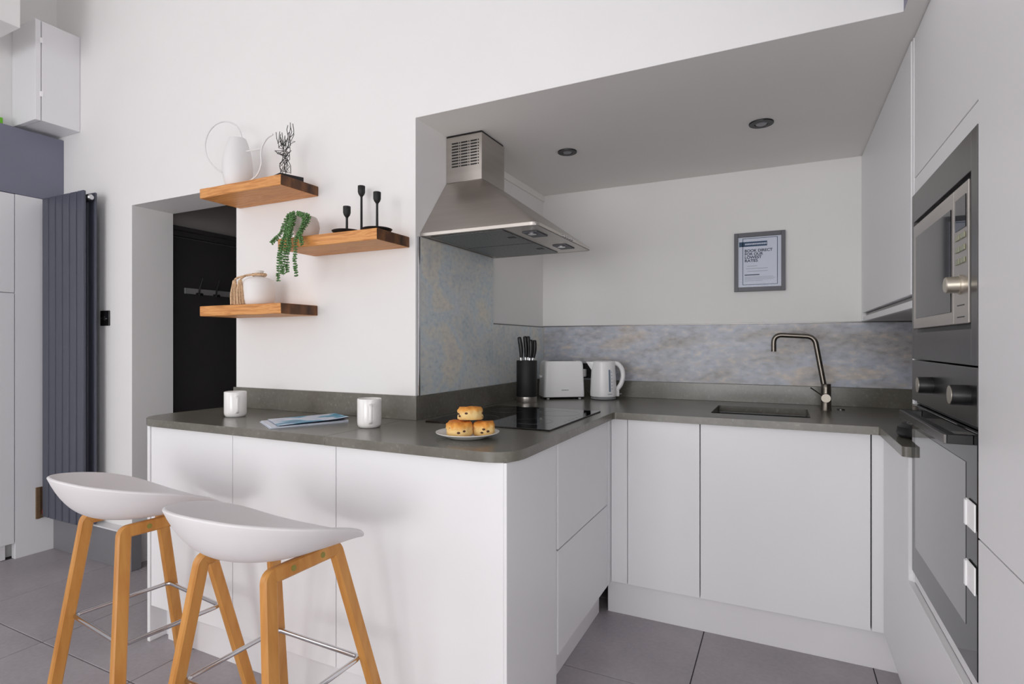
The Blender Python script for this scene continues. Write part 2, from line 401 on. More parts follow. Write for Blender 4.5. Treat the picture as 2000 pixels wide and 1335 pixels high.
# ------------------------------------------------------------------ left side of the room
c = thing('tall_cabinet', 'white tall cabinet with plain doors at the left edge of the picture', 'cabinet', (-3.93, 1.2, 0))
box('body', XLW, -3.918, -.2, 1.578, .1, 2.066, 'carcass', c)
box('door', -3.916, -3.898, .98, 1.576, 1.508, 2.064, 'cabinet', c); box('door', -3.916, -3.898, .98, 1.576, .092, 1.503, 'cabinet', c)
box('plinth', XLW, -3.935, -.2, 1.55, 0, .09, 'plinth', c)
box('filler_panel', -3.94, -3.90, 1.580, YW-.001, 0, 2.066, 'cabinet', c)
pc = thing('pipe_cutout', 'brown wooden pipe cut-out low in the white panel', 'pipe access', (-3.89, 1.7, .2))
a, b = at(70, 952, x=-3.895), at(95, 1008, x=-3.895)
box('back_board', -3.90, -3.897, a.y, 1.755, .2, a.z, 'brown_ply', pc); box('frame_strip', -3.90, -3.888, a.y, a.y+.02, .2, a.z, 'brown_ply', pc); box('frame_strip', -3.90, -3.888, a.y+.021, 1.755, .206, .225, 'brown_ply', pc)
bm = lathe(bmesh.new(), [(0, 0), (.009, 0), (.010, .008), (.008, .022), (0, .022)], (-3.889, a.y+.036, .226), 14); obj('valve_cap', bm, 'red_plastic', pc, smooth=40)
# vertical radiator
r = thing('radiator', 'tall anthracite vertical radiator with six flat columns', 'radiator', (-3.66, 1.74, .21))
rx0, rx1 = -3.877, -3.441
for row, (ya, yb, mt) in enumerate(((1.695, 1.711, 'radiator'), (1.752, 1.766, 'radiator'))):
    n = 6; pw = (rx1-rx0)/n
    for i in range(n):
        box('column', rx0+pw*i+.0045, rx0+pw*(i+1)-.0045, ya, yb, .212, 2.064, mt, r, bev=.005, seg=2)
for z in (.25, 2.03):
    bm = bmesh.new(); tube(bm, [(rx0+.004, 1.731, z), (rx1-.004, 1.731, z)], .02, 14); obj('manifold', bm, 'radiator_dark', r, smooth=40)
    bm = lathe(bmesh.new(), [(0, 0), (.017, 0), (.017, .006), (.012, .012), (0, .012)], (rx1-.004, 1.731, z), 18, axis='x'); obj('end_cap', bm, 'chrome', r, smooth=40, label='chrome end cap')
for x in (rx0+.1, rx1-.26):
    box('bracket', x-.015, x+.015, 1.766, YW, 1.8, 1.85, 'radiator_dark', r)
s = thing('wall_socket', 'black square fused socket on the white wall right of the radiator', 'socket', (-3.46, YW, 1.364))
box('plate', -3.503, -3.417, YW-.008, YW, 1.321, 1.407, 'black_plastic', s, bev=.002)
box('rocker', -3.470, -3.450, YW-.012, YW-.008, 1.352, 1.376, 'black_matte', s, bev=.001)
for x in (-3.492, -3.428): obj('screw', lathe(bmesh.new(), [(0, 0), (.0035, 0), (.0035, .002), (0, .002)], (x, YW-.008, 1.364), 10, axis='-y'), 'chrome', s)
box('symbol', -3.447, -3.436, YW-.0085, YW-.008, 1.360, 1.363, 'ink_light', s, bev=0)
# boxed cupboard hanging high in the corner
wb = thing('corner_cupboard', 'white box cupboard hung high in the left corner', 'cupboard', (-3.85, 1.7, 2.47))
box('body', XLW+.002, -3.722, 1.628, YW-.001, 2.467, 3.024, 'cabinet', wb); box('door', XLW+.002, -3.722, 1.598, 1.624, 2.465, 3.026, 'cabinet', wb, bev=.002)
for z in (2.6, 2.9): box('hinge', -3.7225, -3.719, 1.618, 1.634, z, z+.03, 'white_plastic', wb)
g = thing('small_green_box', 'small bright green box standing on the grey ledge', 'box', (-3.93, 1.52, 2.445))
box('carton', -3.955, -3.915, 1.40, 1.532, 2.4455, 2.482, 'green_box', g); box('print', -3.9155, -3.9145, 1.50, 1.515, 2.455, 2.470, 'ink', g, bev=0)

# ------------------------------------------------------------------ peninsula
def base_unit(label, body, doors, door_name='door', group=None, name='base_cabinet', ztop=ZB-.003):
    x0, x1, y0, y1 = body
    c = thing(name, label, 'cabinet', ((x0+x1)/2, (y0+y1)/2, 0), group=group)
    box('body', x0, x1, y0, y1, .152, ztop, 'carcass', c)
    for d in doors: box(door_name, *d, 'cabinet', c, bev=.0012)
    return c
G = 'peninsula front panels'
base_unit('leftmost white cabinet front of the peninsula behind the far stool', (-2.320, -1.832, 1.409, 1.79), [(-2.3215, -1.8315, 1.388, 1.406, .148, ZB-.001)], group=G)
base_unit('middle white cabinet front of the peninsula behind the near stool', (-1.828, -1.327, 1.409, 1.79), [(-1.8285, -1.3265, 1.388, 1.406, .148, ZB-.001)], group=G)
base_unit('rightmost wide white cabinet front of the peninsula', (-1.322, -.72, 1.409, 1.755), [(-1.3235, -.7035, 1.388, 1.406, .148, ZB-.001)], group=G)
tag(box('end_panel', -2.342, -2.3245, 1.384, 1.806, 0, ZB-.001, 'cabinet'), 'white end panel at the doorway end of the peninsula', 'panel')
tag(box('end_panel', -.7025, -.6925, 1.386, 1.760, 0, ZB-.001, 'cabinet'), 'white end panel at the open corner of the peninsula', 'panel')
c = thing('drawer_unit', 'white two-drawer unit under the hob side of the peninsula', 'cabinet', (-1.0, 2.08, 0))
box('body', -1.27, -.714, 1.785, 2.385, .152, ZB-.003, 'carcass', c)
box('edge_strip', -.712, -.697, 1.763, 1.779, .0, ZB-.001, 'cabinet', c)
box('drawer', -.711, -.693, 1.783, 2.384, .146, .504, 'cabinet', c); box('drawer', -.711, -.693, 1.783, 2.384, .509, ZB-.001, 'cabinet', c)
c = thing('corner_post', 'narrow white corner post where the peninsula meets the back units', 'cabinet trim', (-.68, 2.42, 0))
box('post', -.745, -.692, 2.390, 2.47, .146, ZB-.001, 'cabinet', c); box('post', -.690, -.617, 2.434, 2.47, .150, ZB-.001, 'cabinet', c)
for nm, lab, a in (('plinth_board', 'long white plinth under the peninsula front', (-2.278, -.703, 1.430, 1.446, 0, .15)),
                   ('plinth_board', 'short white plinth piece beside the peninsula end panel', (-2.3235, -2.280, 1.452, 1.468, 0, .15)),
                   ('plinth_board', 'white plinth under the two-drawer unit', (-.763, -.745, 1.783, 2.43, 0, .145)),
                   ('plinth_board', 'white plinth under the sink units', (-.714, .395, 2.463, 2.48, 0, .15)),
                   ('plinth_board', 'white plinth under the tall oven housing', (.397, .413, .74, 2.462, 0, .15))):
    tag(box(nm, *a, 'plinth'), lab, 'plinth')

# ------------------------------------------------------------------ back run and return
G = 'back run units'
base_unit('narrow white base cabinet beside the corner post', (-.612, -.310, 2.451, 3.115), [(-.6135, -.310, 2.430, 2.448, .152, ZB-.001)], group=G)
base_unit('wide white base cabinet under the sink', (-.304, .296, 2.451, 3.115), [(-.306, .2965, 2.430, 2.448, .152, ZB-.001)], group=G, ztop=.70)
tag(box('filler_post', .301, .352, 2.430, 2.448, .152, ZB-.001, 'cabinet'), 'slim white filler right of the sink cabinet', 'panel')
base_unit('white base cabinet between sink corner and oven housing', (.357, .95, 1.998, 2.447), [(.337, .355, 1.985, 2.427, .156, ZB-.001)])
# worktop in two joined lengths, with upstands
wt = thing('worktop', 'dark olive-grey stone worktop running round the kitchen', 'worktop', (-1.2, 2.2, ZB))
XJ = -1.352
outer = fillet([(-2.41, 1.365), (XJ-.0006, 1.365), (XJ-.0006, YW), (-2.41, YW)], [.15, 0, 0, 0], 10, closed=True)
o = obj('slab', slab(bmesh.new(), outer, ZB, ZT), 'worktop', wt, smooth=30)
outer = fillet([(XJ+.0006, 1.365), (-.670, 1.365), (-.670, 2.405), (.321, 2.405), (.321, 1.978), (.3465, 1.978), (.3465, 1.996), (.955, 1.996), (.955, YB), (XL, YB), (XL, YW), (XJ+.0006, YW)],
               [0, .11, .012, .006, .012, 0, 0, 0, 0, 0, 0, 0], 10, closed=True)
SK = (-.281, .107, 2.569, 2.905)
hole = fillet([(SK[0], SK[2], 0), (SK[1], SK[2], 0), (SK[1], SK[3], 0), (SK[0], SK[3], 0)], .012, 4, closed=True)
o2 = obj('slab', slab(bmesh.new(), outer, ZB, ZT, [hole]), 'worktop', wt, smooth=30)
for o in (o, o2):
    bv = o.modifiers.new('bevel', 'BEVEL'); bv.width = .0022; bv.segments = 2; bv.limit_method = 'ANGLE'; bv.angle_limit = math.radians(50)
UZ = 1.011
box('upstand', -2.374, XL+.0125, YW-.0125, YW-.0005, ZT, UZ, 'worktop', wt, bev=.001)
box('upstand', XL+.0005, XL+.0125, YW-.0005, YB-.0005, ZT, UZ-.002, 'worktop', wt, bev=.001)
box('upstand', XL+.0125, .955, YB-.0125, YB-.0005, ZT, UZ-.004, 'worktop', wt, bev=.001)
# splashback panels
sb = thing('splashback', 'mottled blue-grey concrete-effect splashback panels', 'splashback', (-.5, YB, UZ))
box('tall_panel', XL+.0005, XL+.0065, 1.838, 2.470, UZ-.001, 1.648, 'splash', sb, bev=.0008)
box('low_panel', XL+.0005, XL+.0065, 2.471, YB-.007, UZ-.001, 1.318, 'splash', sb, bev=.0008)
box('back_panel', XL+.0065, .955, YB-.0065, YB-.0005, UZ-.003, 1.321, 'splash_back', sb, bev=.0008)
box('edge_trim', XL+.0003, XL+.0085, 1.826, 1.838, UZ-.001, 1.650, 'chrome', sb, bev=.001, label='polished metal edge trim')
box('edge_trim', XL+.0003, XL+.0075, 2.4705, YB-.007, 1.318, 1.323, 'steel_dark', sb, bev=.0006); box('edge_trim', XL+.0065, .955, YB-.0075, YB-.0003, 1.321, 1.326, 'steel_dark', sb, bev=.0006)
box('corner_bead', XL+.0065, XL+.0095, YB-.0095, YB-.0065, UZ, 1.318, 'steel', sb, bev=.0006)

# ------------------------------------------------------------------ wall cabinet and tall housings on the right
wc = thing('wall_cabinet', 'white wall cabinet over the worktop beside the microwave', 'cabinet', (.6, 2.55, 1.32))
box('body', .366, XRW-.001, 1.996, YB-.0005, 1.345, ZS-.004, 'carcass', wc); box('door', .345, .364, 1.996, 3.098, 1.365, ZS-.004, 'cabinet', wc, bev=.002)
box('side_filler', .345, .364, 3.1, YB-.0005, 1.327, ZS-.004, 'cabinet', wc); box('grip_rail', .362, .372, 1.996, 3.1, 1.345, 1.3645, 'steel_dark', wc)
box('pelmet', .347, .365, 1.996, 3.1, 1.325, 1.348, 'cabinet', wc); box('underside', .366, XRW-.001, 1.996, YB-.008, 1.3265, 1.344, 'carcass', wc)
th = thing('oven_housing', 'white tall housing around the built-in oven and microwave', 'cabinet', (.6, 1.67, 0))
box('side_panel', XT-.002, XRW-.001, 1.976, 1.994, .152, ZS-.004, 'cabinet', th)
box('side_panel', XT+.012, XRW-.001, 1.350, 1.367, .152, ZS-.004, 'carcass', th)
box('upper_door', XT, XT+.018, 1.371, 1.974, 1.704, ZS-.004, 'cabinet', th, bev=.001)
box('filler_strip', XT, XT+.018, 1.371, 1.974, 1.652, 1.701, 'cabinet', th, bev=.001)
box('lower_door', .335, .353, 1.371, 1.983, .157, .520, 'cabinet', th, bev=.0015)
box('support_strip', XT+.001, XT+.018, 1.371, 1.974, .522, .553, 'cabinet', th, bev=.001)
box('carcass', XT+.40, XRW-.001, 1.371, 1.974, .152, ZS-.004, 'carcass', th)
t2 = thing('fridge_housing', 'white tall cabinet with plain doors at the right edge of the picture', 'cabinet', (.6, 1.05, 0))
box('body', XT+.02, XRW-.001, .74, 1.349, .152, ZS-.004, 'carcass', t2)
box('upper_door', XT-.005, XT+.018, .74, 1.3695, .8405, ZS-.004, 'cabinet', t2, bev=.001); box('lower_door', XT-.005, XT+.018, .74, 1.3695, .157, .8375, 'cabinet', t2, bev=.001)
# built-in microwave
mw = thing('microwave', 'stainless built-in microwave with round dial above the oven', 'microwave', (XT, 1.67, 1.176))
Y0, Y1 = 1.3715, 1.974
fr = bmesh.new()
for a in ((Y0, 1.412, 1.176, 1.650), (1.950, Y1, 1.176, 1.650), (1.412, 1.950, 1.176, 1.250), (1.412, 1.950, 1.570, 1.650)): bx(fr, XT-.006, XT+.012, *a, .0008)
obj('trim_frame', fr, 'steel_dark', mw)
box('recess', XT+.004, XT+.35, 1.408, 1.954, 1.246, 1.574, 'black_plastic', mw, bev=0)
dr = box('door', XT-.008, XT+.003, 1.530, 1.942, 1.262, 1.556, 'steel', mw, bev=.0012)
box('window', XT-.0095, XT-.008, 1.548, 1.905, 1.290, 1.520, 'oven_glass', dr, bev=.0005)
cp = box('control_panel', XT-.008, XT+.003, 1.420, 1.5285, 1.262, 1.556, 'steel', mw, bev=.0012)
box('display', XT-.0092, XT-.008, 1.436, 1.512, 1.462, 1.530, 'black_glass', cp, bev=.0004)
for i in range(3):
    for j in range(2):
        y = 1.455+.038*j; z = 1.395+.026*i
        box('button', XT-.0105, XT-.008, y-.015, y+.015, z-.006, z+.006, 'button', cp, bev=.001)
for z in (1.300, 1.275): box('slot', XT-.0085, XT-.008, 1.448, 1.500, z, z+.0025, 'black_plastic', cp, bev=0)
obj('dial', lathe(bmesh.new(), [(.021, 0), (.021, .004), (.018, .005), (.017, .026), (.015, .028), (0, .028)], (XT-.008, 1.474, 1.345), 28, axis='-x'), 'satin', cp, smooth=40)
# built-in oven
ov = thing('oven', 'stainless built-in oven with dark glass door and black bar handle', 'oven', (XT, 1.67, .555))
box('control_panel', XT-.006, XT+.012, Y0, Y1, 1.056, 1.172, 'steel_dark', ov, bev=.001); box('cavity', XT+.016, XT+.36, Y0+.01, Y1-.01, .556, 1.171, 'black_plastic', ov)
box('vent_gap', XT+.006, XT+.016, Y0, Y1, 1.046, 1.056, 'black_plastic', ov, bev=0)
for y in (1.73, 1.43):
    k = obj('knob', lathe(bmesh.new(), [(.021, 0), (.021, .028), (.0195, .031), (.0195, .031)], (XT-.006, y, 1.114), 28, axis='-x'), 'black_plastic', ov, smooth=40)
    obj('cap', lathe(bmesh.new(), [(.0188, 0), (.0188, .001), (0, .0015)], (XT-.037, y, 1.114), 28, axis='-x'), 'satin', k, smooth=40, label='satin steel face')
dd = box('door', XT-.006, XT+.014, Y0, Y1, .556, 1.044, 'oven_glass', ov, bev=.0012)
box('window', XT-.0068, XT-.006, 1.445, 1.928, .638, .975, 'oven_window', dd, bev=.0003)
hd = bmesh.new(); hy0, hy1 = 1.395, 1.862
bx(hd, .295, .301, hy0, hy1, 1.017, 1.036, .0008); obj('handle', hd, 'steel_dark', ov)
for a in (hy0, hy1-.016): box('handle_bracket', .3012, XT-.0062, a, a+.016, 1.017, 1.036, 'black_plastic', ov, bev=.0008)
box('handle_top', .3012, .318, hy0+.016, hy1-.016, 1.030, 1.036, 'black_plastic', ov, bev=.0006)
for i, (lab, z) in enumerate((('upper white plastic child lock strap on the oven door edge', .876), ('lower white plastic child lock strap on the oven door edge', .752))):
    k = thing('child_lock', lab, 'child lock', (XT-.01, 1.40, z), group='oven door straps')
    box('strap', XT-.0105, XT-.0072, 1.372, 1.432, z-.028, z+.028, 'white_plastic', k, bev=.0015); box('clip', XT-.0135, XT-.0105, 1.420, 1.431, z-.026, z+.026, 'white_plastic', k, bev=.0012)

# ------------------------------------------------------------------ extractor hood
hood = thing('extractor_hood', 'brushed steel chimney extractor hood above the hob', 'extractor hood', (XL, 2.15, 1.65))
cx0, cx1, cy0, cy1 = XL+.001, -1.136, 2.040, 2.250
bm = bx(bmesh.new(), cx0, cx1, cy0, cy1, 1.914, 2.113, .002); ch = obj('chimney', bm, 'steel', hood)
box('top_gap', cx0, cx1-.004, cy0+.004, cy1-.004, 2.113, ZS-.001, 'black_plastic', hood, bev=0)
hx1, hy0, hy1, hz = -.800, 1.846, 2.485, 1.653
bm = bmesh.new(); z0, z1 = hz+.012, 1.914
lo = fillet([(cx0, hy0, z0), (hx1, hy0, z0), (hx1, hy1, z0), (cx0, hy1, z0)], [0, .03, .03, 0], 5, closed=True)
hi = [(cx0, cy0, z1)]+[(cx1-.002, cy0, z1)]*6+[(cx1-.002, cy1, z1)]*6+[(cx0, cy1, z1)]
va = [bm.verts.new(p) for p in lo]; vb = [bm.verts.new(p) for p in hi]; n = len(va)
for i in range(n): j = (i+1) % n; bm.faces.new((va[i], va[j], vb[j], vb[i]))
lo2 = [bm.verts.new((p[0], p[1], hz)) for p in lo]
for i in range(n): j = (i+1) % n; bm.faces.new((lo2[i], lo2[j], va[j], va[i]))
bmesh.ops.remove_doubles(bm, verts=bm.verts[:], dist=1e-5)
obj('canopy', bm, 'steel', hood, smooth=30)
box('under_tray', cx0+.004, hx1-.006, hy0+.006, hy1-.006, hz+.001, hz+.004, 'steel', hood, bev=0)
ym = (hy0+hy1)/2
for a, b in ((hy0+.03, ym-.004), (ym+.004, hy1-.03)):
    f = box('grease_filter', cx0+.03, hx1-.155, a, b, hz-.003, hz+.001, 'filter', hood, bev=.0015)
    y = (a+b)/2; box('latch', hx1-.200, hx1-.170, y-.012, y+.012, hz-.0045, hz-.003, 'black_plastic', f, bev=.0005)
for y in (hy0+.16, hy1-.16):
    l = box('lamp_cover', hx1-.110, hx1-.045, y-.055, y+.055, hz-.003, hz+.001, 'frame_grey', hood, bev=.0012)
    obj('lamp', lathe(bmesh.new(), [(0, -.004), (.018, -.004), (.018, 0)], (hx1-.078, y-.025, hz-.002), 16), 'chrome', l, smooth=40)
for i in range(5): obj('control_button', lathe(bmesh.new(), [(.0045, 0), (.0045, .006), (0, .007)], (hx1, ym-.05+.025*i, hz+.006), 12, axis='x'), 'chrome', hood, smooth=40)
for i in range(9):     # slotted vent on the chimney side
    z = 2.083-.0125*i
    for j, (xa, xb) in enumerate(((-1.285, -1.252), (-1.239, -1.206), (-1.192, -1.160))): box('vent_slot', xa, xb, cy0-.0006, cy0+.0005, z-.003, z+.003, 'black_plastic', ch, bev=0)
    for xa in (-1.248, -1.202, -1.156): box('vent_slot', xa, xa+.005, cy0-.0006, cy0+.0005, z-.003, z+.003, 'black_plastic', ch, bev=0)
# downlights
for lab, (x, y), rr in (('black recessed ceiling spotlight near the extractor hood', (-.906, 2.451), .045), ('black recessed ceiling spotlight near the wall cabinet', (-.075, 2.48), .047)):
    sp = thing('ceiling_spotlight', lab, 'spotlight', (x, y, ZS), group='kitchen ceiling spotlights')
    obj('ring', lathe(bmesh.new(), [(rr*.5, -.002), (rr*.55, -.006), (rr*.98, -.006), (rr, -.003), (rr, -.0003)], (x, y, ZS), 40), 'black_plastic', sp, smooth=40)
    obj('lens', lathe(bmesh.new(), [(0, -.0075), (rr*.42, -.0075), (rr*.5, -.0035)], (x, y, ZS), 30), 'spot_lens', sp, smooth=40)

# ------------------------------------------------------------------ hob, sink, tap
h = thing('induction_hob', 'black glass induction hob set in the worktop', 'hob', (-.985, 2.08, ZT))
box('glass', -1.244, -.724, 1.782, 2.386, ZT+.0003, ZT+.0055, 'black_glass', h, bev=.0015)
for x, y, rr in ((-1.11, 1.95, .09), (-1.11, 2.22, .075), (-.86, 1.95, .075), (-.86, 2.22, .09)):
    bm = bmesh.new(); tube(bm, [(x+rr*math.cos(2*PI*i/40), y+rr*math.sin(2*PI*i/40), ZT+.0053) for i in range(40)], .0006, 4, closed=True); obj('zone_mark', bm, 'print_grey', h)
for i in range(5): box('touch_mark', -.748, -.742, 1.98+.045*i, 2.0+.045*i, ZT+.0055, ZT+.0057, 'print_grey', h, bev=0)
sk = thing('sink', 'dark undermounted sink bowl sunk into the worktop', 'sink', (-.087, 2.737, ZB))
bm = bmesh.new(); x0, x1, y0, y1 = SK[0]-.004, SK[1]+.004, SK[2]-.004, SK[3]+.004; zb = ZB-.17
for a in ((x0-.012, x0, y0-.012, y1+.012, zb, ZB-.0005), (x1, x1+.012, y0-.012, y1+.012, zb, ZB-.0005), (x0, x1, y0-.012, y0, zb, ZB-.0005), (x0, x1, y1, y1+.012, zb, ZB-.0005), (x0, x1, y0, y1, zb-.008, zb)): bx(bm, *a)
obj('bowl', bm, 'sink_steel', sk)
bm = bmesh.new(); tube(bm, fillet([(x0+.003, y0+.003, ZB-.004), (x1-.003, y0+.003, ZB-.004), (x1-.003, y1-.003, ZB-.004), (x0+.003, y1-.003, ZB-.004)], .01, 4, closed=True), .0028, 8, closed=True); obj('rim', bm, 'chrome', sk, smooth=40)
obj('drain', lathe(bmesh.new(), [(0, 0), (.035, 0), (.04, .003), (0, .004)], (-.087, 2.75, zb), 24), 'chrome', sk, smooth=40)
tp = thing('kitchen_tap', 'brushed nickel kitchen tap with square bent spout beside the sink', 'tap', (.182, 2.9, ZT))
tx, ty = .182, 2.900
obj('body', lathe(bmesh.new(), [(.023, 0), (.0215, .004), (.0205, .10), (.0205, .118), (.018, .121)], (tx, ty, ZT), 28), 'nickel', tp, smooth=40)
obj('spout', tube(bmesh.new(), fillet([(tx-.006, ty, ZT+.10), (tx-.046, ty, 1.252), (-.034, ty, 1.262), (-.034, ty, 1.182)], .045, 10), .0115, 16), 'nickel', tp, smooth=40)
d = (Vector((0, 0, 0))-Vector((tx, ty, 0))).normalized(); q = Vector((tx, ty, ZT+.058))+d*.012
lv = obj('valve', lathe(bmesh.new(), [(.019, 0), (.0205, .004), (.0205, .026), (.019, .028), (0, .028)], q, 28, axis=tuple(d)), 'nickel', tp, smooth=40)
obj('lever', tube(bmesh.new(), [q+d*.018+Vector((-.016, 0, .012)), q+d*.018+Vector((-.062, -.005, .046))], .0028, 8), 'nickel', lv, smooth=40)
obj('air_gap_cap', lathe(bmesh.new(), [(0, 0), (.016, 0), (.016, .004), (0, .006)], (.245, 2.96, ZT), 18), 'steel_dark', tp, smooth=40)
bd = thing('black_round_pot', 'low black round container on the worktop beside the oven housing', 'container', (.425, 2.19, ZT))
obj('pot', lathe(bmesh.new(), [(.070, 0), (.082, .004), (.086, .014), (.082, .034), (.072, .043), (.05, .045), (0, .045)], (.425, 2.19, ZT+.0003), 40), 'black_plastic', bd, smooth=35)
for i, rr in enumerate((.056, .048, .040, .032)): obj('lid_ring', tube(bmesh.new(), [(.425+rr*math.cos(2*PI*k/36), 2.19+rr*math.sin(2*PI*k/36), ZT+.0455) for k in range(36)], .0012, 5, closed=True), 'steel' if i == 0 else 'steel_dark', bd)
# double socket half hidden behind the kettle
s = thing('double_socket', 'dark wall socket half hidden behind the kettle spout', 'socket', (-1.03, YB-.007, 1.06))
box('plate', -1.090, -.944, YB-.017, YB-.0068, 1.018, 1.104, 'black_plastic', s, bev=.002)
for x in (-1.055, -.98): box('rocker', x-.008, x+.008, YB-.021, YB-.017, 1.075, 1.093, 'black_matte', s, bev=.001)
box('plug', -1.075, -1.030, YB-.05, YB-.017, 1.025, 1.07, 'white_plastic', s, bev=.004, label='white plug')

# ------------------------------------------------------------------ framed notice on the back wall
pf = thing('picture_frame', 'grey framed notice reading book direct on the back wall', 'picture', (-.1035, YB, 1.642))
fx0, fx1, fz0, fz1 = -.224, .017, 1.490, 1.794; fy = YB-.018
bm = bmesh.new()
for a in ((fx0, fx0+.019, fz0, fz1), (fx1-.019, fx1, fz0, fz1), (fx0+.019, fx1-.019, fz0, fz0+.022), (fx0+.019, fx1-.019, fz1-.022, fz1)): bx(bm, a[0], a[1], fy, YB-.0005, a[2], a[3], .001)
obj('frame', bm, 'frame_grey', pf)
pg = box('sheet', fx0+.018, fx1-.018, YB-.008, YB-.0008, fz0+.021, fz1-.021, 'paper', pf, bev=0)
yp = YB-.0082
def ink(x0, x1, z0, z1, mt='ink'): box('print', fx0+x0, fx0+x1, yp-.0002, yp, fz1-z1, fz1-z0, mt, pg, bev=0)
ink(.040, .043, .028, .270, 'paper_blue'); ink(.203, .206, .028, .270, 'paper_blue'); ink(.043, .203, .028, .0305, 'paper_blue'); ink(.043, .203, .2675, .270, 'paper_blue')
ink(.024, .157, .046, .071, 'paper_blue')
x = .052
for k in range(13):     # illegible pale header lettering
    wd = .0048+.0022*((k*7) % 3)/2; box('print', fx0+x, fx0+x+wd, yp-.0004, yp-.0002, fz1-.0625, fz1-.0545, 'paper', pg, bev=0); x += wd+.0022
for i, t in enumerate(('BOOK DIRECT', 'FOR OUR', 'LOWEST', 'RATES')):
    bm = text_mesh(t, .0195, .0002, bold=.0005)
    wd = max(v.co.x for v in bm.verts)-min(v.co.x for v in bm.verts); k = (.131, .087, .080, .062)[i]/wd
    for v in bm.verts: v.co = Vector((fx0+.050+v.co.x*k, yp-.0003+v.co.z*.3, fz1-.0995-.0172*i+v.co.y))
    obj('lettering', bm, 'ink', pg)
for x0, x1, z in ((.062, .111, .171), (.058, .16, .184), (.064, .16, .198)): ink(x0, x1, z, z+.003, 'ink_light')
ink(.05, .121, .216, .2205)
for k, (x1, z) in enumerate(((.185, .228), (.195, .2345), (.185, .241), (.135, .2475))): ink(.05, x1, z, z+.0022, 'ink_light')
box('glass', fx0+.018, fx1-.018, YB-.0125, YB-.0115, fz0+.021, fz1-.021, 'picture_glass', pf, bev=0)

# ------------------------------------------------------------------ floating shelves
def shelf(label, x0, x1, y0, z0, z1, seed):
    bm = bmesh.new(); bx(bm, x0, x1, y0, YW-.0005, z0, z1)
    bmesh.ops.subdivide_edges(bm, edges=[e for e in bm.edges if abs((e.verts[0].co-e.verts[1].co).x) > .1], cuts=22)
    bmesh.ops.subdivide_edges(bm, edges=[e for e in bm.edges if abs((e.verts[0].co-e.verts[1].co).y) > .1], cuts=8)
    for v in bm.verts:
        n = noise.noise(Vector((v.co.x*9, v.co.y*9, v.co.z*30+seed))); n2 = noise.noise(Vector((v.co.x*26, v.co.y*26, v.co.z*40+seed+9)))
        if v.co.y < YW-.01: v.co.y += .0025*n+.001*n2
        if v.co.z < (z0+z1)/2: v.co.z += .003*n*(1 if v.co.y < y0+.03 else .3)
        if v.co.x > x1-.002: v.co.x += .0012*n2
    for f in bm.faces:
        f.material_index = 1 if f.calc_center_median().x > x1-.004 else 0
    o = obj('wooden_shelf', bm, ['pine', 'end_grain'], smooth=25)
    b = o.modifiers.new('bevel', 'BEVEL'); b.width = .003; b.segments = 2; b.limit_method = 'ANGLE'; b.angle_limit = math.radians(50)
    me = o.data; c = Vector(((x0+x1)/2, YW, z0)); me.transform(Matrix.Translation(-c)); o.location = c
    return tag(o, label, 'shelf', 'floating timber shelves')
S1Z, S2Z, S3Z = 1.911, 1.648, 1.387
shelf('floating pine shelf holding the watering can, topmost of three', -2.342, -1.835, 1.612, 1.868, S1Z, 1)
shelf('floating pine shelf holding the candlesticks, middle of three', -1.857, -1.344, 1.616, 1.605, S2Z, 5)
shelf('floating pine shelf holding the tasselled vase, lowest of three', -2.350, -1.839, 1.617, 1.342, S3Z, 12)

# watering can
Yc = 1.692
def zoomp(pts, sc, ox, oy, **k): return [at(ox+p[0]/sc, oy+p[1]/sc, **k) for p in pts]
cx = at(464, 320, y=Yc).x
wcan = thing('watering_can', 'white watering can with a large loop handle on the top shelf', 'watering can', (cx, Yc, S1Z))
prof = [(0, 0), (.043, 0), (.047, .004), (.055, .03), (.0615, .065), (.0635, .095), (.061, .13), (.054, .17), (.044, .205), (.036, .226), (.034, .226), (.042, .20), (.052, .165), (.059, .125), (.0595, .09), (.052, .03), (.043, .006), (0, .006)]
obj('body', lathe(bmesh.new(), prof, (cx, Yc, S1Z+.0005), 48), 'can_metal', wcan, smooth=50)
hp = zoomp([(582, 348), (570, 270), (530, 180), (460, 115), (345, 85), (230, 120), (140, 210), (90, 320), (75, 430), (95, 550), (150, 650), (220, 725), (312, 785)], 7.025, 390, 225, y=Yc)
obj('handle', tube(bmesh.new(), spline(hp, 5), .0036, 10), 'can_metal', wcan, smooth=60)
spt = zoomp([(680, 905), (780, 830), (830, 730), (846, 640), (840, 540), (852, 450), (882, 380), (930, 310), (1005, 262)], 7.025, 390, 225, y=Yc)
obj('spout', tube(bmesh.new(), spline(spt, 5), .0038, 10), 'can_metal', wcan, smooth=60)
obj('brace', tube(bmesh.new(), zoomp([(625, 497), (838, 462)], 7.025, 390, 225, y=Yc), .003, 8), 'can_metal', wcan, smooth=60)
